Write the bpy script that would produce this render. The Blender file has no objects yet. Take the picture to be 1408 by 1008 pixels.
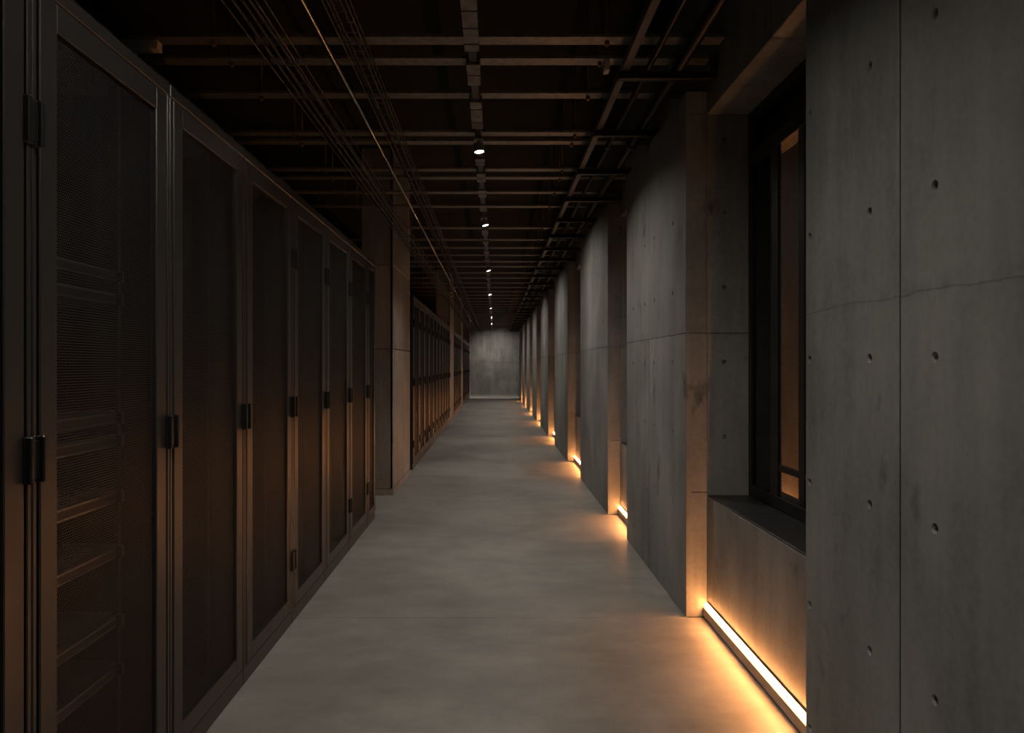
import bpy, math, random
from mathutils import Vector
random.seed(7)
sc = bpy.context.scene
COL = sc.collection

# ------------------------------------------------------------------ camera
F, H, VX, VY = 1000.0, 1.35, 680.0, 503.0      # focal length (px), eye height, vanishing point
cd = bpy.data.cameras.new('camera'); cam = bpy.data.objects.new('camera', cd); COL.objects.link(cam)
cam.location = (0, 0, H); cam.rotation_euler = (math.pi/2, 0, 0)
cd.sensor_width = 36.0; cd.lens = 36.0*F/1408
cd.shift_x = (704-VX)/1408; cd.shift_y = (VY-504)/1408
cd.clip_start = 0.02; cd.clip_end = 200
sc.camera = cam
# ------------------------------------------------------------------ world, exposure
w = bpy.data.worlds.new('world'); sc.world = w; w.use_nodes = True
bg = w.node_tree.nodes['Background']; bg.inputs[0].default_value = (0.6, 0.7, 0.8, 1); bg.inputs[1].default_value = 0.02
sc.view_settings.view_transform = 'Standard'; sc.view_settings.look = 'None'
sc.view_settings.exposure = 0.12; sc.view_settings.gamma = 1.0
sc.view_settings.use_curve_mapping = False
LAMP = 2700.0      # ceiling lamp lens strength
LED = 75.0        # floor strip strength
sd = bpy.data.lights.new('sun_offscreen', 'SUN'); sun = bpy.data.objects.new('sun_offscreen', sd); COL.objects.link(sun)
sd.energy = 1.5; sd.angle = math.radians(15); sd.color = (1.0, 0.95, 0.88)
sun.location = (30, 15, 25); sun.rotation_euler = (0, math.radians(90-43), 0)   # unseen sun added for pale floor bands, straight through the clear niche windows

# ------------------------------------------------------------------ key dimensions (metres)
XL = -1.054       # cabinet front plane
PF, SP, WN, BK = 1.026, 1.14, 1.36, 1.45   # pier face, niche panel, window plane, back of the wall
YP = 8.55         # the enclosed passage ends here; side beyond opened to let the added sun in
YE, YB = 32.1, -2.6                        # end wall, wall behind the camera
ZC = 3.62
PT, NH, SH = 2.82, 2.70, 0.66              # pier top, niche head, sill height
POUR = 1.525
PIERS = [(-2.6, 2.40), (3.90, 5.645), (6.59, 8.70), (10.22, 12.43), (13.92, 16.27)]
y = 16.27
while y < 30:
    y += 1.45; PIERS.append((y, min(y+2.05, YE))); y += 2.05
NICHES = [(PIERS[i][1], PIERS[i+1][0]) for i in range(len(PIERS)-1)]

# ------------------------------------------------------------------ materials
def newmat(name):
    m = bpy.data.materials.new(name); m.use_nodes = True
    return m, m.node_tree.nodes, m.node_tree.links, m.node_tree.nodes['Principled BSDF']

def simple(name, col, rough=0.5, metal=0.0, spec=0.5, nscale=40, namp=0.15, bump=0.0):
    m, N, L, p = newmat(name)
    g = N.new('ShaderNodeNewGeometry')
    n = N.new('ShaderNodeTexNoise'); n.inputs['Scale'].default_value = nscale; n.inputs['Detail'].default_value = 3
    L.new(g.outputs['Position'], n.inputs['Vector'])
    r = N.new('ShaderNodeValToRGB')
    r.color_ramp.elements[0].position = 0.3; r.color_ramp.elements[1].position = 0.7
    r.color_ramp.elements[0].color = tuple(c*(1-namp) for c in col)+(1,)
    r.color_ramp.elements[1].color = tuple(c*(1+namp) for c in col)+(1,)
    L.new(n.outputs['Fac'], r.inputs[0]); L.new(r.outputs[0], p.inputs['Base Color'])
    p.inputs['Roughness'].default_value = rough; p.inputs['Metallic'].default_value = metal
    p.inputs['Specular IOR Level'].default_value = spec
    if bump:
        b = N.new('ShaderNodeBump'); b.inputs['Strength'].default_value = bump; b.inputs['Distance'].default_value = 0.002
        L.new(n.outputs['Fac'], b.inputs['Height']); L.new(b.outputs[0], p.inputs['Normal'])
    return m

def emit(name, col, s):
    m = bpy.data.materials.new(name); m.use_nodes = True
    N, L = m.node_tree.nodes, m.node_tree.links
    N.remove(N['Principled BSDF'])
    e = N.new('ShaderNodeEmission'); e.inputs[0].default_value = col+(1,); e.inputs[1].default_value = s
    L.new(e.outputs[0], N['Material Output'].inputs[0])
    return m

def math_node(N, L, op, a, b=None, c=None):
    n = N.new('ShaderNodeMath'); n.operation = op
    for i, v in enumerate((a, b, c)):
        if v is None: continue
        if hasattr(v, 'is_linked'): L.new(v, n.inputs[i])
        else: n.inputs[i].default_value = v
    return n.outputs[0]

def concrete(name, lo, hi, rough, kind='wall'):
    m, N, L, p = newmat(name)
    g = N.new('ShaderNodeNewGeometry'); oi = N.new('ShaderNodeObjectInfo')
    def noise(scale, detail, stretch=None, rgh=0.55):
        v = g.outputs['Position']
        if stretch:
            mp = N.new('ShaderNodeMapping'); mp.inputs['Scale'].default_value = stretch
            L.new(v, mp.inputs[0]); v = mp.outputs[0]
        n = N.new('ShaderNodeTexNoise'); n.inputs['Scale'].default_value = scale
        n.inputs['Detail'].default_value = detail; n.inputs['Roughness'].default_value = rgh
        L.new(v, n.inputs['Vector']); return n.outputs['Fac']
    if kind == 'floor':
        a = noise(0.9, 6, (1.0, 0.8, 1), 0.6); b = noise(3.6, 7, (0.8, 1.3, 1), 0.62); c = noise(60, 3)
        f = math_node(N, L, 'MULTIPLY', a, 0.55); f = math_node(N, L, 'MULTIPLY_ADD', b, 0.4, f); f = math_node(N, L, 'MULTIPLY_ADD', c, 0.06, f)
    else:
        a = noise(1.6, 6, (1, 1, 0.8), 0.6); b = noise(7, 5, (1, 1, 0.12), 0.6); c = noise(45, 4)
        f = math_node(N, L, 'MULTIPLY', a, 0.5); f = math_node(N, L, 'MULTIPLY_ADD', b, 0.34, f); f = math_node(N, L, 'MULTIPLY_ADD', c, 0.14, f)
        rnd = math_node(N, L, 'MULTIPLY_ADD', oi.outputs['Random'], 0.08, -0.04)
        f = math_node(N, L, 'ADD', f, rnd)
    r = N.new('ShaderNodeValToRGB')
    r.color_ramp.elements[0].position = 0.39; r.color_ramp.elements[1].position = 0.61
    r.color_ramp.elements[0].color = lo+(1,); r.color_ramp.elements[1].color = hi+(1,)
    L.new(f, r.inputs[0]); colour = r.outputs[0]
    if kind == 'wall':
        # blotchy dark stains and the uneven pour line
        s = noise(4.2, 4, (1, 1, 0.55), 0.65); s = math_node(N, L, 'SUBTRACT', s, 0.63); s = math_node(N, L, 'MULTIPLY', s, 7.0)
        sx = N.new('ShaderNodeSeparateXYZ'); L.new(g.outputs['Position'], sx.inputs[0])
        wob = noise(2.0, 5, (1, 1, 0.02), 0.7); wob = math_node(N, L, 'MULTIPLY_ADD', wob, 0.06, -0.03)
        d = math_node(N, L, 'SUBTRACT', sx.outputs['Z'], POUR+0.008); d = math_node(N, L, 'ADD', d, wob)
        d = math_node(N, L, 'ABSOLUTE', d); d = math_node(N, L, 'MULTIPLY', d, -28.0); d = math_node(N, L, 'ADD', d, 1.0)
        d = math_node(N, L, 'MAXIMUM', d, 0.0)
        mod = noise(11, 4, None, 0.7); mod = math_node(N, L, 'MULTIPLY_ADD', mod, 2.6, -1.1); mod = math_node(N, L, 'MAXIMUM', mod, 0.0)
        d = math_node(N, L, 'MULTIPLY', d, mod)
        e = math_node(N, L, 'SUBTRACT', sx.outputs['Z'], POUR); e = math_node(N, L, 'ADD', e, wob); e = math_node(N, L, 'ABSOLUTE', e)
        e = math_node(N, L, 'MULTIPLY_ADD', e, -260.0, 1.0); e = math_node(N, L, 'MAXIMUM', e, 0.0); e = math_node(N, L, 'MULTIPLY', e, 0.9)
        d = math_node(N, L, 'ADD', d, e)
        s = math_node(N, L, 'MAXIMUM', s, 0.0); s = math_node(N, L, 'MINIMUM', s, 0.75)
        s = math_node(N, L, 'MULTIPLY_ADD', d, 0.45, s); s = math_node(N, L, 'MINIMUM', s, 0.85)
        mx = N.new('ShaderNodeMix'); mx.data_type = 'RGBA'; L.new(s, mx.inputs[0]); L.new(colour, mx.inputs[6])
        mx.inputs[7].default_value = tuple(v*0.28 for v in lo)+(1,)
        colour = mx.outputs[2]
    L.new(colour, p.inputs['Base Color'])
    rr = math_node(N, L, 'MULTIPLY_ADD', b, 0.28, rough-0.14); L.new(rr, p.inputs['Roughness'])
    p.inputs['Specular IOR Level'].default_value = 0.35 if kind == 'floor' else 0.3
    bp = N.new('ShaderNodeBump'); bp.inputs['Strength'].default_value = 0.05 if kind == 'floor' else 0.35
    bp.inputs['Distance'].default_value = 0.004; L.new(f, bp.inputs['Height']); L.new(bp.outputs[0], p.inputs['Normal'])
    return m

M = {
 'conc': concrete('board_concrete', (0.17, 0.17, 0.165), (0.33, 0.325, 0.31), 0.62),
 'floor': concrete('polished_concrete', (0.20, 0.192, 0.178), (0.36, 0.345, 0.318), 0.46, 'floor'),
 'ceil': simple('black_painted_soffit', (0.014, 0.014, 0.014), 0.85, spec=0.3, bump=0.2, nscale=8),
 'coat': simple('black_powder_coat', (0.018, 0.0175, 0.017), 0.35, 0.0, 0.55, 300, 0.12, 0.15),
 'mesh': simple('perforated_steel', (0.017, 0.0175, 0.018), 0.45, 0.0, 0.3),
 'inner': simple('cabinet_inside', (0.014, 0.014, 0.014), 0.6, spec=0.4),
 'handle': simple('black_plastic', (0.010, 0.010, 0.010), 0.3),
 'server': simple('server_steel', (0.30, 0.30, 0.30), 0.28, 0.95, nscale=90),
 'bezel': simple('server_bezel', (0.012, 0.012, 0.012), 0.4),
 'galv': simple('galvanised_steel', (0.17, 0.165, 0.16), 0.4, 0.4, nscale=25, namp=0.3),
 'alu': simple('aluminium_cover', (0.16, 0.155, 0.15), 0.4, 0.7, nscale=14, namp=0.45),
 'tube': simple('steel_conduit', (0.42, 0.37, 0.32), 0.25, 1.0, nscale=20),
 'dark': simple('dark_steel', (0.015, 0.015, 0.015), 0.4, 0.3),
 'grey': simple('grey_steel', (0.10, 0.095, 0.09), 0.45, 0.3),
 'wire': simple('zinc_wire', (0.12, 0.11, 0.10), 0.35, 0.9),
 'cable': simple('cable_sheath', (0.02, 0.02, 0.022), 0.5),
 'brass': simple('yellow_zinc_rod', (0.25, 0.16, 0.09), 0.35, 0.8),
 'frame': simple('black_window_steel', (0.012, 0.012, 0.012), 0.4, spec=0.4),
 'sill': simple('dark_sill_steel', (0.05, 0.05, 0.052), 0.4, 0.3, nscale=8),
 'box': simple('pale_grey_box', (0.45, 0.43, 0.40), 0.5),
 'led': emit('warm_diffuser', (1.0, 0.375, 0.108), LED),
 'lens': emit('lamp_lens', (1.0, 0.91, 0.80), LAMP),
}
def glass():
    m = bpy.data.materials.new('window_glass'); m.use_nodes = True
    N, L = m.node_tree.nodes, m.node_tree.links; N.remove(N['Principled BSDF'])
    t = N.new('ShaderNodeBsdfTransparent'); t.inputs[0].default_value = (0.82, 0.84, 0.83, 1)
    gl = N.new('ShaderNodeBsdfGlossy'); gl.inputs['Roughness'].default_value = 0.02
    lw = N.new('ShaderNodeFresnel'); lw.inputs[0].default_value = 1.45
    mx = N.new('ShaderNodeMixShader'); L.new(lw.outputs[0], mx.inputs[0]); L.new(t.outputs[0], mx.inputs[1]); L.new(gl.outputs[0], mx.inputs[2])
    L.new(mx.outputs[0], N['Material Output'].inputs[0]); return m
M['glass'] = glass()

# ------------------------------------------------------------------ helpers
class MB:
    def __init__(s): s.v = []; s.f = []
    def box(s, x0, x1, y0, y1, z0, z1, c=0.0):
        """box; c = chamfer width of all twelve edges"""
        b = len(s.v)
        if c <= 0:
            s.v += [(x, y, z) for x in (x0, x1) for y in (y0, y1) for z in (z0, z1)]
            s.f += [tuple(b+i for i in q) for q in ((0,1,3,2),(4,6,7,5),(0,4,5,1),(2,3,7,6),(0,2,6,4),(1,5,7,3))]
            return s
        lo, hi = (x0, y0, z0), (x1, y1, z1)
        idx = {}
        for sx in (0, 1):
            for sy in (0, 1):
                for sz in (0, 1):
                    for a in range(3):
                        p = []
                        for k, sgn in enumerate((sx, sy, sz)):
                            e = hi[k] if sgn else lo[k]
                            if k != a: e += -c if sgn else c
                            p.append(e)
                        idx[(sx, sy, sz, a)] = len(s.v); s.v.append(tuple(p))
        for a in range(3):
            o = [k for k in range(3) if k != a]
            for sa in (0, 1):
                q = []
                for (u, w_) in ((0,0),(1,0),(1,1),(0,1)):
                    k = [0,0,0]; k[a] = sa; k[o[0]] = u; k[o[1]] = w_; q.append(idx[(k[0],k[1],k[2],a)])
                flip = (sa == 0) ^ (a == 1)
                s.f.append(tuple(reversed(q)) if flip else tuple(q))
        for a in range(3):                      # edges along axis a
            o = [k for k in range(3) if k != a]
            for u in (0, 1):
                for w_ in (0, 1):
                    q = []
                    for (sa, ax) in ((0,o[0]),(1,o[0]),(1,o[1]),(0,o[1])):
                        k = [0,0,0]; k[a] = sa; k[o[0]] = u; k[o[1]] = w_; q.append(idx[(k[0],k[1],k[2],ax)])
                    s.f.append(tuple(q))
        for sx in (0, 1):
            for sy in (0, 1):
                for sz in (0, 1): s.f.append(tuple(idx[(sx,sy,sz,a)] for a in range(3)))
        return s
    def tube(s, pts, r, n=10, cap=True):
        pts = [Vector(p) for p in pts]; rings = []
        for i, p in enumerate(pts):
            t = (pts[min(i+1, len(pts)-1)]-pts[max(i-1, 0)]).normalized()
            up = Vector((0,0,1)) if abs(t.z) < 0.9 else Vector((1,0,0))
            a = t.cross(up).normalized(); b = t.cross(a).normalized()
            rings.append(len(s.v))
            for k in range(n):
                an = 2*math.pi*k/n; s.v.append(tuple(p+a*(r*math.cos(an))+b*(r*math.sin(an))))
        for i in range(len(pts)-1):
            for k in range(n):
                k2 = (k+1) % n
                s.f.append((rings[i]+k, rings[i]+k2, rings[i+1]+k2, rings[i+1]+k))
        if cap:
            s.f.append(tuple(rings[0]+k for k in reversed(range(n)))); s.f.append(tuple(rings[-1]+k for k in range(n)))
        return s
    def extrude_y(s, prof, y0, y1):
        """closed (x,z) profile swept along y"""
        b = len(s.v); n = len(prof)
        s.v += [(x, y0, z) for x, z in prof] + [(x, y1, z) for x, z in prof]
        for k in range(n):
            k2 = (k+1) % n; s.f.append((b+k, b+k2, b+n+k2, b+n+k))
        s.f.append(tuple(b+k for k in reversed(range(n)))); s.f.append(tuple(b+n+k for k in range(n)))
        return s
    def data(s, name, mat, smooth=False):
        me = bpy.data.meshes.new(name); me.from_pydata(s.v, [], s.f)
        import bmesh
        bm = bmesh.new(); bm.from_mesh(me); bmesh.ops.recalc_face_normals(bm, faces=bm.faces); bm.to_mesh(me); bm.free()
        me.materials.append(M[mat])
        if smooth:
            me.polygons.foreach_set('use_smooth', [len(p.vertices) == 4 for p in me.polygons])
        me.update(); return me
    def build(s, name, mat, parent=None, smooth=False, loc=None):
        return place(name, s.data(name, mat, smooth), parent, loc)

def place(name, me, parent=None, loc=None):
    o = bpy.data.objects.new(name, me); COL.objects.link(o)
    if parent: o.parent = parent
    if loc: o.location = loc
    return o
def tag(o, label=None, cat=None, group=None, kind=None):
    if label: o['label'] = label
    if cat: o['category'] = cat
    if group: o['group'] = group
    if kind: o['kind'] = kind
    return o
def empty(name, loc=(0,0,0), parent=None):
    o = bpy.data.objects.new(name, None); COL.objects.link(o); o.location = loc; o.empty_display_size = 0.1
    if parent: o.parent = parent
    return o
def copy_tree(o, parent=None):
    c = o.copy(); COL.objects.link(c); c.parent = parent
    for ch in list(o.children): copy_tree(ch, c)
    return c

def holed_panel(name, parent, u0, u1, v0, v1, us, vs, to_world, thick=0.03, mat='conc', r=0.0135, chamfer=0.004, edge=None):
    """a cast panel with recessed tie holes at the crossings of us and vs; to_world(u, v, depth)"""
    verts, faces = [], []
    def V(u, v, d): verts.append(to_world(u, v, d)); return len(verts)-1
    s = 0.026; c = chamfer; ev = c if edge is None else edge
    us = [u for u in us if u0+c+s < u < u1-c-s]; vs = [v for v in vs if v0+ev+s < v < v1-ev-s]
    gu = [u0+c]+[x for u in us for x in (u-s, u+s)]+[u1-c]
    gv = [v0+ev]+[x for v in vs for x in (v-s, v+s)]+[v1-ev]
    grid = [[V(u, v, 0) for v in gv] for u in gu]
    K = 16
    for i in range(len(gu)-1):
        for j in range(len(gv)-1):
            q = (grid[i][j], grid[i+1][j], grid[i+1][j+1], grid[i][j+1])
            if not (i % 2 == 1 and j % 2 == 1): faces.append(q); continue
            cu, cv = us[i//2], vs[j//2]
            rings = [[V(cu+rr*math.cos(2*math.pi*k/K), cv+rr*math.sin(2*math.pi*k/K), d) for k in range(K)] for rr, d in ((r, 0), (r*0.86, 0.004), (r*0.78, 0.018))]
            corner = [q[2], q[3], q[0], q[1]]             # +u+v, -u+v, -u-v, +u-v
            for k in range(K):
                qa = ((k+K//8-0) // (K//4)) % 4           # quadrant side walked from the +u side
                k2 = (k+1) % K
                cs = {0: q[1], 1: q[2], 2: q[3], 3: q[0]}
                a = ((k*4) // K) % 4                      # quadrant of this step: 0 -> +u+v corner
                faces.append((corner[a], rings[0][k2], rings[0][k]))
                for t in range(2):
                    faces.append((rings[t][k], rings[t][k2], rings[t+1][k2], rings[t+1][k]))
            for a in range(4):                            # fill the four side triangles of the square
                faces.append((corner[a], corner[(a+1) % 4], rings[0][((a+1)*K//4) % K]))
            faces.append(tuple(rings[2]))
    bu = [(i, 0) for i in range(len(gu))]+[(len(gu)-1, j) for j in range(1, len(gv))]+[(i, len(gv)-1) for i in range(len(gu)-2, -1, -1)]+[(0, j) for j in range(len(gv)-2, 0, -1)]
    def out(i, j):
        u = gu[i] + (-c if i == 0 else c if i == len(gu)-1 else 0); v = gv[j] + (-ev if j == 0 else ev if j == len(gv)-1 else 0); return u, v
    o1 = [V(*out(i, j), c) for i, j in bu]; o2 = [V(*out(i, j), thick) for i, j in bu]
    g = [grid[i][j] for i, j in bu]
    for k in range(len(bu)):
        k2 = (k+1) % len(bu)
        faces.append((g[k], g[k2], o1[k2], o1[k])); faces.append((o1[k], o1[k2], o2[k2], o2[k]))
    m = MB(); m.v = verts; m.f = faces
    return m.build(name, mat, parent)

HOLE_Z = [0.17+0.4*k for k in range(9)]
# ------------------------------------------------------------------ floor, ceiling, outer walls
fl = tag(empty('floor'), kind='structure')
MB().box(-2.75, 2.75, YB-0.1, YE+0.1, -0.25, -0.012).build('subfloor', 'floor', fl)
joints = [YB, 3.895, 8.885]
while joints[-1] < YE-6: joints.append(joints[-1]+5.0)
joints.append(YE)
for a, b in zip(joints[:-1], joints[1:]):
    MB().box(-2.7, 2.7, a+0.002, b-0.002, -0.2, 0.0, 0.002).build('slab', 'floor', fl)
cl = MB(); cl.box(-2.75, 1.6, YB-0.1, YE+0.1, ZC, ZC+0.2); cl.box(1.6, 2.75, YB-0.1, YP+0.1, ZC, ZC+0.2)
tag(cl.build('ceiling', 'ceil'), kind='structure')
tag(MB().box(-2.75, -2.6, YB-0.1, YE+0.1, 0, ZC).build('wall_left', 'conc'), kind='structure')
tag(MB().box(-2.6, 2.6, YB-0.2, YB, 0, ZC).build('wall_back', 'conc'), kind='structure')
tag(MB().box(2.6, 2.75, YB-0.1, YP, 0, ZC).build('wall_outer', 'conc'), kind='structure')
tag(MB().box(1.46, 2.75, YP, YP+0.1, 0, ZC).build('wall_light_block', 'conc'), kind='structure')  # unseen end wall, added to keep outside light out of the passage
tag(MB().box(2.751, 14, -8, 40, -0.3, -0.02).build('ground', 'floor'), kind='structure')
we = tag(empty('wall_end', (0, YE, 0)), kind='structure')
MB().box(-2.6, 2.6, 0.03, 0.2, 0, ZC).build('backing', 'conc', we)
for x0, x1 in ((-2.6, -1.06), (-1.054, -0.006), (0.0, 1.02), (1.026, 2.6)):
    for z0, z1 in ((0.0, 0.70), (0.705, POUR), (POUR+0.005, 2.28), (2.285, ZC)):
        holed_panel('panel', we, x0, x1, z0, z1, [x0+0.26, x1-0.26], HOLE_Z, lambda u, v, d: (u, d, v))
tag(MB().box(XL+0.002, PF-0.002, YE-0.02, YE-0.001, 0, 0.07, 0.003).build('baseboard_end', 'box'), kind='structure')

# ------------------------------------------------------------------ right wall: piers, niches, spandrel
wr = tag(empty('wall_right'), kind='structure')
for pi, (a, b) in enumerate(PIERS):
    pr = MB(); pr.box(PF+0.03, SP, a+0.03, b-0.001, 0, PT-0.001); pr.box(SP, BK, a+0.03, b-0.001, 0, NH)
    pier = pr.build('pier', 'conc', wr)
    if pi == 0: cuts = [a, -0.94, 0.45, 1.845, b]
    else: cuts = [a, a+(b-a)*0.527, b]
    gap = 0.005
    for i in range(len(cuts)-1):
        u0 = cuts[i]+(gap if i else 0); u1 = cuts[i+1]-(gap if i < len(cuts)-2 else 0)
        us = [u0+0.145 if i else u0+0.29, u1-0.145 if i < len(cuts)-2 else u1-0.27]
        if pi == 0 and i == 3: us = [1.99, b-0.032]
        if u1-u0 > 1.2: us.append((u0+u1)/2)
        us = sorted(us)
        for v0, v1 in (((0.004, PT),) if pi == 0 else ((0.004, POUR), (POUR+0.001, PT))):
            holed_panel('panel', pier, u0, u1, v0, v1, us, HOLE_Z, lambda u, v, d: (PF+d, u, v), edge=0.001)
    if pi:       # reveal facing the camera: narrow strip beside the corridor, then the deep jamb
        for v0, v1 in ((0.004, SH+0.01), (SH+0.014, POUR), (POUR+0.002, NH-0.002), (NH+0.002, PT)):
            holed_panel('panel', pier, PF+0.02, SP-0.001, v0, v1, [], [], lambda u, v, d: (u, a-0.0006+d, v), chamfer=0.002, edge=0.001)
        for v0, v1 in ((0.004, POUR), (POUR+0.002, NH)):
            holed_panel('panel', pier, SP+0.001, BK, v0, v1, [1.232], HOLE_Z, lambda u, v, d: (u, a+0.002+d, v), r=0.012, chamfer=0.002, edge=0.001)
# spandrel above the niches, cast in lifts about 1.8 m long
y = YB
while y < YE:
    y1 = min(y+1.12, YE)
    MB().box(SP, 1.6, y+0.003, y1-0.003, NH, ZC-0.001, 0.004).build('spandrel_panel', 'conc', wr)
    y = y1
nw = 0
for ni, (a, b) in enumerate(NICHES):
    MB().box(SP, BK, a+0.001, b-0.001, 0.0, SH-0.012, 0.003).build('niche_panel', 'conc', wr)
    tag(MB().box(SP-0.023, SP-0.001, a+0.002, b-0.002, 0.010, 0.058, 0.002).build('trim_%d' % (ni+1), 'conc'), kind='structure')
    # led strip: proud half-round diffuser in a thin profile
    who = ['under the window with the mesh screen', 'of the narrowest niche in the pier wall', 'of the niche across from the broad column', 'of the niche across from the long cabinet run', 'of the niche across from the second column']
    lab = 'glowing warm light strip at the floor ' + (who[ni] if ni < 5 else 'of a niche beyond the second column')
    t = tag(empty('led_strip', (SP, a, 0.06)), lab, 'light strip', 'warm light strips at the foot of the niches')
    Lh = b-a
    p = MB(); p.box(-0.004, -0.0005, 0.02, Lh-0.02, 0.0, 0.029); p.box(-0.008, -0.004, 0.02, Lh-0.02, 0.0265, 0.029)
    p.build('profile', 'alu', t)
    prof = [(-0.0045, 0.003)] + [(-0.0045-0.018*math.sin(math.radians(q)), 0.0145-0.0115*math.cos(math.radians(q))) for q in range(20, 161, 20)] + [(-0.0045, 0.026)]
    MB().extrude_y(prof, 0.022, Lh-0.022).build('diffuser', 'led', t)
    # window
    nw += 1
    wdw = tag(empty('window_%d' % nw, (WN, a, SH)), kind='structure')
    HH = NH-SH; W = b-a; TZ = 2.41-SH
    s = MB()
    for i in range(max(2, round(W/0.5))):
        n_ = max(2, round(W/0.5)); s.box(SP+0.004-WN, 0.01, W*i/n_+0.002, W*(i+1)/n_-0.002, -0.012, -0.002, 0.002)
    s.build('sill', 'sill', wdw)
    fr = MB(); t_ = 0.05
    fr.box(0, 0.08, 0.002, t_, 0, HH-0.002, 0.003); fr.box(0, 0.08, W-t_, W-0.002, 0, HH-0.002, 0.003)
    fr.box(0, 0.08, t_, W-t_, 0, 0.06, 0.003); fr.box(0, 0.08, t_, W-t_, HH-t_, HH-0.002, 0.003)
    fr.box(-0.005, 0.08, t_, W-t_, TZ, TZ+0.07, 0.003)
    fr.build('frame', 'frame', wdw)
    cols = [W-t_, W-0.36, W-0.675]
    while cols[-1] > 0.45: cols.append(cols[-1]-0.30)
    cols[-1] = t_
    if ni >= 2: cols = [W-t_, t_]
    MW = [0.0, 0.05]+[0.032]*9
    for ci in range(1, len(cols)-1):
        MB().box(0.0, 0.018, cols[ci]-MW[ci], cols[ci]+MW[ci], 0.06, TZ, 0.003).build('mullion', 'frame', wdw)
    for ci in range(len(cols)-1):
        y1, y0 = cols[ci]-(MW[ci] if ci else 0), cols[ci+1]+(MW[ci+1] if ci < len(cols)-2 else 0)
        if y1-y0 < 0.05: continue
        if ni >= 2:
            MB().box(0.03, 0.036, y0, y1, 0.06, TZ).build('pane', 'glass', wdw); continue
        if ci == 0:
            MB().box(0.019, 0.023, y0, y1, 0.06, TZ).build('dark_panel', 'inner', wdw)
            MB().box(0.012, 0.016, y0, y1, 0.06, TZ).build('pane', 'glass', wdw)
        else:
            scr = MB()                                      # honeycomb screen
            px_, r_ = 0.0125, 0.0050
            rows = int((TZ-0.06)/(px_*0.866)); cn = int((y1-y0)/px_)
            if ni == 0:
                for rI in range(rows):
                    zz = 0.066+rI*px_*0.866
                    for cI in range(cn):
                        yy = y0+px_*(0.5+cI+(0.5 if rI % 2 else 0))
                        bse = len(scr.v); Rr = px_*0.577
                        for rad in (Rr, r_):
                            scr.v += [(0.008, yy+rad*math.sin(math.radians(60*k)), zz+rad*math.cos(math.radians(60*k))) for k in range(6)]
                        scr.f += [(bse+k, bse+(k+1) % 6, bse+6+(k+1) % 6, bse+6+k) for k in range(6)]
                scr_o = scr.build('mesh_screen', 'grey', wdw); scr_o['kind'] = 'stuff'
            else:
                MB().box(0.042, 0.046, y0, y1, 0.06, TZ).build('dark_panel', 'inner', wdw)
            MB().box(0.002, 0.02, y0, y1, 0.185, 0.215, 0.002).build('glazing_bar', 'frame', wdw)
    MB().box(0.035, 0.041, t_, W-t_, TZ+0.07, HH-t_).build('pane', 'glass', wdw)

# warm strips of the passage behind the wall
for k, yy in enumerate((5.3, 6.7)):
    t = tag(empty('led_strip_offscreen', (2.6, yy, 0.06)), 'warm light strip glowing behind the mesh screen of the niche window', 'light strip', 'strips in the passage behind the wall')
    MB().box(-0.004, -0.0005, 0.0, 1.3, 0.0, 0.064).build('profile', 'alu', t)
    MB().extrude_y([(-0.0045, 0.003), (-0.03, 0.012), (-0.03, 0.05), (-0.0045, 0.061)], 0.01, 1.29).build('diffuser', 'led', t)
# ------------------------------------------------------------------ left columns
COLS = [(7.58, 9.06), (17.2, 18.8), (22.9, 24.2), (30.6, YE)]
CL = ['broad grey concrete column beside the narrow black cabinet', 'concrete column with warm lit top between the long cabinet run and the short one',
      'concrete column between the short cabinet run and the end wall run', 'concrete column beside the corridor end wall']
for (a, b), lab in zip(COLS, CL):
    t = tag(empty('concrete_column', (XL, a, 0)), lab, 'column', 'concrete columns in the cabinet row'); D = b-a
    MB().box(-0.32, -0.03, 0.03, D-0.002, 0, ZC-0.002).build('core', 'conc', t)
    for v0, v1 in ((0.07, POUR), (POUR+0.004, 2.4), (2.404, ZC-0.003)):
        holed_panel('panel', t, 0.0, D, v0, v1, [0.22, D-0.25], HOLE_Z, lambda u, v, d: (-d, u, v), chamfer=0.006)
        holed_panel('panel', t, -0.33, -0.008, v0, v1, [-0.13], HOLE_Z, lambda u, v, d: (u, d, v), chamfer=0.004)
    MB().box(-0.33, 0.003, -0.003, D, 0, 0.066, 0.003).build('skirting', 'conc', t)

# ------------------------------------------------------------------ server cabinets
CH, CW, CD = 2.265, 0.735, 1.05
def hexmesh(y0, y1, z0, z1, pitch=0.008, r=0.0033):
    import numpy as np
    nr = int((z1-z0)/(pitch*0.866)); nc = int((y1-y0)/pitch)
    rr, cc = np.meshgrid(np.arange(nr), np.arange(nc), indexing='ij')
    cy = (y0+pitch*(0.25+cc+0.5*(rr % 2))).ravel(); cz = (z0+pitch*0.866*(rr+0.5)).ravel()
    ang = np.radians(60*np.arange(6)); n = cy.size
    V = np.zeros((n, 12, 3))
    for h, rad in ((0, pitch*0.5774), (6, r)):
        V[:, h:h+6, 1] = cy[:, None]+rad*np.sin(ang); V[:, h:h+6, 2] = cz[:, None]+rad*np.cos(ang)
    V[:, :, 0] = -0.010
    k = np.arange(6); q = np.stack([k, (k+1) % 6, 6+(k+1) % 6, 6+k], 1)
    Fq = (q[None]+12*np.arange(n)[:, None, None]).reshape(-1, 4)
    me = bpy.data.meshes.new('door_mesh')
    me.vertices.add(n*12); me.vertices.foreach_set('co', V.ravel())
    me.loops.add(Fq.size); me.loops.foreach_set('vertex_index', Fq.ravel().astype(np.int32))
    me.polygons.add(len(Fq)); me.polygons.foreach_set('loop_start', np.arange(0, Fq.size, 4, dtype=np.int32))
    me.update(calc_edges=True); me.materials.append(M['mesh']); return me

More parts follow.
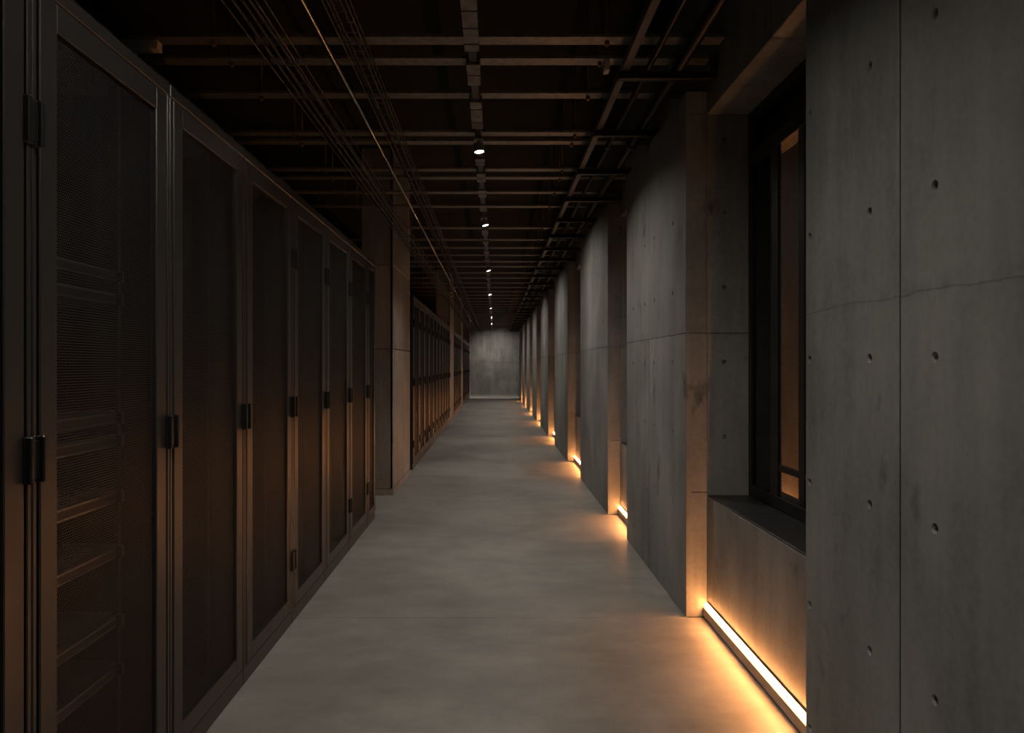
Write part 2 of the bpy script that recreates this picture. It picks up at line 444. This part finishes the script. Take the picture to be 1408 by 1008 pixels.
def latch(z, h, out, parent, name):
    m = MB()
    m.box(0.0, 0.006, 0.001, 0.026, z-h/2, z+h/2, 0.002)
    m.box(0.004, out, 0.007, 0.023, z-h/2, z+h/2, 0.003)
    m.box(0.004, out*0.5, 0.001, 0.007, z-h/2+0.01, z+h/2-0.01, 0.001)
    return m.build(name, 'handle', parent)
def keeper(W, z, h, out, parent, name):
    m = MB()
    m.box(0.0, 0.006, W-0.036, W-0.001, z-h/2, z+h/2, 0.002)
    m.box(0.004, out-0.003, W-0.036, W-0.021, z-h/2, z+h/2, 0.003)
    m.box(0.004, out*0.5, W-0.021, W-0.001, z-h/2+0.01, z+h/2-0.01, 0.001)
    return m.build(name, 'handle', parent)

def make_cabinet(W, hinges=(True, True)):
    t = empty('server_cabinet')
    b = MB(); x1 = -0.025
    b.box(-CD, x1, 0.002, 0.006, 0.08, CH-0.04); b.box(-CD, x1, W-0.006, W-0.002, 0.08, CH-0.04)
    b.box(-CD, x1, 0.002, W-0.002, CH-0.04, CH-0.002); b.box(-CD, -CD+0.01, 0.006, W-0.006, 0.08, CH-0.04)
    b.box(-CD, x1, 0.002, W-0.002, 0.07, 0.08)
    b.build('body', 'inner', t)
    f = MB()
    f.box(-0.025, 0.0, 0.002, 0.018, 0.076, CH-0.04, 0.0025); f.box(-0.025, 0.0, W-0.018, W-0.002, 0.076, CH-0.04, 0.0025)
    f.box(-0.03, 0.002, 0.0015, W-0.0015, CH-0.04, CH, 0.003)
    f.build('front_frame', 'coat', t)
    MB().box(-CD, -0.006, 0.0015, W-0.0015, 0.0, 0.073, 0.003).build('plinth', 'coat', t)
    for yy in (0.10, W-0.12):
        MB().box(-0.14, -0.11, yy, yy+0.02, 0.085, CH-0.05).build('mounting_rail', 'dark', t)
    y0, y1, z0, z1, s = 0.029, W-0.029, 0.080, CH-0.043, 0.07
    if W < 0.5: s = 0.05
    d = MB()
    d.box(-0.02, 0.001, y0, y0+s, z0, z1, 0.003); d.box(-0.02, 0.001, y1-s, y1, z0, z1, 0.003)
    d.box(-0.02, 0.0009, y0+s-0.002, y1-s+0.002, z0, z0+s, 0.002); d.box(-0.02, 0.0009, y0+s-0.002, y1-s+0.002, z1-s, z1, 0.002)
    door = d.build('door', 'coat', t)
    place('door_mesh', hexmesh(y0+s-0.004, y1-s, z0+s-0.004, z1-s+0.004), door)
    latch(1.137, 0.107, 0.024, door, 'latch_handle')
    latch(1.905, 0.105, 0.019, door, 'hinge'); latch(0.335, 0.10, 0.019, door, 'hinge')
    if W > 0.5:
        keeper(W, 1.137, 0.107, 0.024, t, 'latch_keeper')
        keeper(W, 1.905, 0.105, 0.019, t, 'hinge_keeper'); keeper(W, 0.335, 0.10, 0.019, t, 'hinge_keeper')
    return t
proto = make_cabinet(CW)
narrow = make_cabinet(0.39)
used = [False]
def cabinet(y0, y1, label, group, up=True, low=True, up2=True, low2=True):
    c = copy_tree(proto)
    c.location = (XL, y0, 0); c.scale = (1, (y1-y0)/CW, 1)
    tag(c, label, 'server cabinet', group)
    for o in [o for o in c.children_recursive if o.type == 'MESH' and o.name.startswith('hinge')]:
        hi = o.data.vertices[0].co.z > 1
        nxt = o.name.startswith('hinge_keeper')
        if (hi and not (up2 if nxt else up)) or (not hi and not (low2 if nxt else low)): bpy.data.objects.remove(o)
    return c
ORD = ['first', 'second', 'third', 'fourth', 'fifth', 'sixth', 'seventh', 'eighth', 'ninth', 'tenth']
G1 = 'black server cabinets before the broad column'
E1 = [0.22, 0.94, 1.658, 2.362, 3.068, 3.80, 4.545, 5.285, 6.03]
UP, LOW = (2, 5, 6, 7, 8), (5, 7, 8)
for i in range(len(E1)-1):
    lab = 'black perforated server cabinet, %s from the narrow cabinet beside the broad column' % ORD[7-i]
    if i == 2: lab = 'tall black server cabinet with shiny rack units showing through its perforated door'
    cabinet(E1[i], E1[i+1], lab, G1, i in UP, i in LOW, i+1 in UP, i+1 in LOW)
narrow.location = (XL, 6.04, 0)
tag(narrow, 'narrow black perforated cabinet beside the broad concrete column', 'server cabinet', G1)
def run(y0, y1, n, label, group):
    p = (y1-y0)/n
    for i in range(n): cabinet(y0+i*p, y0+(i+1)*p, label % ORD[i], group)
run(9.42, 17.08, 10, 'black perforated server cabinet, %s from the broad column in the long run', 'black server cabinets of the long run')
run(18.92, 22.75, 5, 'black perforated server cabinet, %s beyond the second column in the short run', 'black server cabinets of the short run')
run(24.35, 30.45, 8, 'black perforated server cabinet, %s in the run that reaches the end wall', 'black server cabinets of the last run')
for o in [proto]+list(proto.children_recursive): bpy.data.objects.remove(o)
# rack units inside the near cabinets
def rack_unit(y0, W, z, h, label):
    t = tag(empty('rack_server', (XL-0.105, y0+0.125, z)), label, 'server', 'rack servers inside the near cabinets'); w_ = W-0.25
    MB().box(-0.72, -0.006, 0, w_, 0, h, 0.002).build('chassis', 'bezel', t)
    b = MB(); b.box(-0.005, 0.006, 0.02, w_-0.02, 0.003, h-0.003, 0.002)
    b.build('bezel', 'bezel', t)
    lp = MB(); lp.box(0.006, 0.009, 0.03, w_-0.03, h-0.012, h-0.006); lp.box(0.006, 0.009, 0.03, w_-0.03, 0.006, 0.010)
    lp.build('trim_strip', 'server', t)
    for yy in (0.001, w_-0.017): MB().box(-0.005, 0.022, yy, yy+0.016, 0.004, h-0.004, 0.003).build('ear_handle', 'bezel', t)
for k, z in enumerate((0.40, 0.55, 0.76, 0.93, 1.10, 1.17, 1.53, 1.60)):
    rack_unit(E1[2], E1[3]-E1[2], z, 0.043, 'shiny rack unit, %s from the floor inside the cabinet with rack units' % ORD[k])

# ------------------------------------------------------------------ ceiling services
ZB = 2.97                                              # underside of the strut channels
CH_Y = [1.35, 2.3, 3.67, 3.92, 4.41, 5.13, 5.33, 6.07, 6.33, 6.86, 7.46, 8.62, 9.42, 10.06, 10.73, 11.4, 11.95, 12.75, 13.5]
while CH_Y[-1] < YE-1: CH_Y.append(CH_Y[-1]+0.82)
ch = MB()                                              # shallow wide channel, open upwards
prof = [(-0.088, 0), (0, 0), (0, 0.016), (-0.003, 0.016), (-0.003, 0.003), (-0.085, 0.003), (-0.085, 0.016), (-0.088, 0.016)]
b0 = 0; n = len(prof)
ch.v = [(-2.3, a, z) for a, z in prof]+[(SP-0.004, a, z) for a, z in prof]
ch.f = [(k, (k+1) % n, n+(k+1) % n, n+k) for k in range(n)]
ch_me = ch.data('strut_channel', 'galv')
ch.v = [(max(x, XL+0.006), y_, z) for x, y_, z in ch.v]; ch_short = ch.data('strut_channel', 'galv')
rod_me = MB().tube([(0, 0, -0.03), (0, 0, ZC-ZB)], 0.006, 8).data('threaded_rod', 'brass', True)
nut_me = MB().tube([(0, 0, -0.022), (0, 0, -0.002)], 0.013, 6).data('nut', 'brass')
for i, yy in enumerate(CH_Y):
    inside = any(a-0.02 < yy < b+0.1 for a, b in COLS)
    t = tag(empty('strut_channel', (0, yy, ZB)), 'grey steel strut channel spanning the corridor under the black ceiling', 'strut channel', 'strut channels under the ceiling')
    place('channel', ch_short if inside else ch_me, t)
    for x in (-0.98 if inside else -1.4, 0.56):
        r_ = place('threaded_rod', rod_me, t, (x, -0.044, 0)); place('nut', nut_me, r_)

# central busway with covers and lamps
XS, ZT = -0.112, 2.925
t = tag(empty('light_track', (XS, 0, ZT)), 'dark lighting track with metal covers running down the middle of the ceiling', 'light track')
MB().box(-0.022, 0.022, YB+0.05, YE-0.05, 0.0, 0.043, 0.003).build('rail', 'dark', t)
segs = [(-2.2, -0.6), (0.2, 1.4), (2.3, 3.62), (3.78, 4.06), (4.32, 4.80), (5.5, 5.68), (5.92, 6.2), (6.5, 6.75)]
y = 7.1
while y < YE-1: segs.append((y, y+random.uniform(0.2, 0.45))); y += random.uniform(0.62, 0.95)
AIM = [(-1.7, (0.1, 0.3, -1)), (1.6, (-0.12, 0.32, -1)), (5.05, (0.12, -0.02, -1))]
AIM += [((a+b)/2+0.05, (0.30, 0.0, -1)) for a, b in PIERS[2:-1]]+[(YE-1.3, (0.1, 0.5, -1))]
LAMPS = [l for l, d in AIM]
for a, b in segs:
    if any(a-0.2 < l < b+0.14 for l in LAMPS): continue
    s = MB(); s.box(-0.036, 0.036, a, b, -0.012, 0.0, 0.002)
    s.box(-0.036, -0.030, a, b, 0.0, 0.03); s.box(0.030, 0.036, a, b, 0.0, 0.03)
    c = s.build('cover', 'alu', t)
    q = MB(); nb = max(1, int((b-a)/0.16))
    for k in range(nb): q.box(-0.037, 0.037, a+(k+0.5)*(b-a)/nb-0.006, a+(k+0.5)*(b-a)/nb+0.006, -0.014, 0.0)
    q.build('clip', 'dark', c)
can = MB(); K = 24                                     # spot head around its pivot, shining down -z
for rr, zz in ((0.010, 0.0), (0.036, -0.004), (0.036, -0.060), (0.0305, -0.060), (0.0305, -0.036), (0.010, -0.036)):
    can.v += [(rr*math.cos(2*math.pi*q/K), rr*math.sin(2*math.pi*q/K), zz) for q in range(K)]
can.f = [(r*K+q, r*K+(q+1) % K, (r+1)*K+(q+1) % K, (r+1)*K+q) for r in range(5) for q in range(K)]
can.f += [tuple(range(K)), tuple(5*K+q for q in range(K))]
can_me = can.data('head', 'galv'); lens_me = MB().tube([(0, 0, -0.0405), (0, 0, -0.0365)], 0.028, 20).data('lens', 'lens')
for yy, d in AIM:
    l = tag(empty('track_lamp' if yy > 3 else 'track_lamp_offscreen', (XS, yy, ZT)), 'small white spot lamp glowing under the ceiling track', 'lamp', 'lamps on the ceiling track')
    MB().box(-0.034, 0.034, -0.06, 0.16, -0.020, -0.0015, 0.004).build('housing', 'alu', l)
    h_ = place('head', can_me, l, (0, -0.02, -0.036)); h_.rotation_euler = Vector(d).to_track_quat('-Z', 'Y').to_euler()
    place('lens', lens_me, h_)
    MB().tube([(0, -0.02, -0.040), (0, -0.02, -0.018)], 0.008, 10).build('pivot', 'dark', l)

# left conduit
def pipe(name, x, z, r, mat, label, coup, sq=False):
    t = tag(empty(name, (x, YB+0.02, z)), label, 'conduit'); Lp = YE-YB-0.06
    if sq: MB().box(-r, r, 0, Lp, -r, r, 0.003).build('duct', mat, t)
    else: MB().tube([(0, 0, 0), (0, Lp, 0)], r, 14).build('tube', mat, t, True)
    yy = coup*0.55; m = None
    while yy < Lp:
        if m is None: m = (MB().tube([(0, -0.03, 0), (0, 0.03, 0)], r*1.35, 14).data('coupling', mat, True) if not sq else MB().box(-r*1.06, r*1.06, -0.05, 0.05, -r*1.06, r*1.06, 0.002).data('coupling', mat))
        place('coupling', m, t, (0, yy, 0)); yy += coup
    return t
pipe('conduit', -0.812, 2.893, 0.011, 'tube', 'thin shiny steel conduit running along the ceiling above the cabinets', 1.55)
pipe('conduit', 0.673, 2.89, 0.020, 'grey', 'square grey steel duct hung beside the right wall, innermost of three', 3.0, True)
pipe('conduit', 0.793, 2.885, 0.016, 'dark', 'slim dark pipe between the square duct and the thick black pipe', 3.0)
pipe('conduit', 0.955, 2.897, 0.029, 'dark', 'thick black pipe running along the top of the concrete piers', 3.0)
br = MB()
br.box(0.64, SP-0.012, -0.018, 0.018, 2.826, 2.866, 0.003); plate = MB().box(SP-0.012, SP-0.001, -0.045, 0.045, 2.825, 2.95, 0.003)
br_me, pl_me = br.data('arm', 'dark'), plate.data('plate', 'dark')
by = [1.2, 2.45, 3.76]
while by[-1] < YE-1: by.append(by[-1]+(0.93 if by[-1] < 12 else 1.2))
for yy in by:
    t = tag(empty('wall_bracket', (0, yy, 0)), 'black steel bracket carrying the pipes off the spandrel above the piers', 'bracket', 'pipe brackets along the right wall')
    place('arm', br_me, t); place('plate', pl_me, t)

# wire basket trays
def tray(x0, x1, z, label, step, hgt, ncab):
    t = tag(empty('cable_tray', (0, YB+0.05, z)), label, 'cable tray'); Lp = YE-YB-0.15
    for x, zz in ((x0, hgt), (x1, hgt), (x0, 0), (x1, 0)):
        MB().tube([(x, 0, zz), (x, Lp, zz)], 0.0035, 6).build('side_wire', 'wire', t, True)
    rg = MB().tube([(x0, 0, hgt), (x0, 0, 0), (x1, 0, 0), (x1, 0, hgt)], 0.0028, 5).data('rung', 'wire', True)
    yy = 0.1; rest = MB(); n_ = 0
    while yy < Lp:
        if yy+YB > 2.5 and n_ < 110: place('rung', rg, t, (0, yy, 0)); n_ += 1
        else: rest.tube([(x0, yy, hgt), (x0, yy, 0), (x1, yy, 0), (x1, yy, hgt)], 0.0028, 4)
        yy += step
    rest.build('rung', 'wire', t)['kind'] = 'stuff'
    for k in range(ncab):
        xa = x0+(k+0.7)*(x1-x0)/(ncab+0.4); pts = []; ph = random.uniform(0, 6)
        q = 0.0
        while q < Lp: pts.append((xa+0.004*math.sin(q*1.7+ph), q+YB+0.05, z+0.012+0.002*math.sin(q*3+ph))); q += 0.35
        tag(MB().tube(pts, 0.007, 7).build('cable', 'cable', None, True), 'black data cable lying in the '+('narrow wire tray over the corridor' if ncab == 2 else 'wire tray above the cabinets'), 'cable', 'cables in the wire trays')
tray(-0.725, -0.625, 2.885, 'narrow wire basket tray hung over the corridor beside the steel conduit', 0.10, 0.045, 2)
tray(-0.97, -0.85, 2.65, 'wire basket tray running above the cabinet fronts', 0.20, 0.05, 3)

# small boxes on the channels
def jbox(x, y, z, wx, hz, label):
    t = tag(empty('junction_box', (x, y, z)), label, 'junction box', 'junction boxes under the ceiling')
    MB().box(-wx/2, wx/2, -0.03, 0.03, -hz, -0.001, 0.004).build('case', 'box', t)
    MB().box(-wx/2+0.012, wx/2-0.012, -0.034, -0.03, -hz+0.008, -0.009, 0.002).build('lid', 'box', t)
    MB().tube([(0, 0.03, -hz/2), (0, 0.09, -hz/2)], 0.01, 8).build('gland', 'cable', t)
jbox(-1.76, 3.63, ZB, 0.18, 0.05, 'pale grey junction box on the ceiling channel above the near cabinets')
jbox(0.595, 3.87, ZB+0.001, 0.03, 0.06, 'tiny pale clip box on a ceiling channel near the square duct')
jbox(-2.10, 5.09, ZB, 0.22, 0.06, 'pale junction box far back over the cabinet roofs')
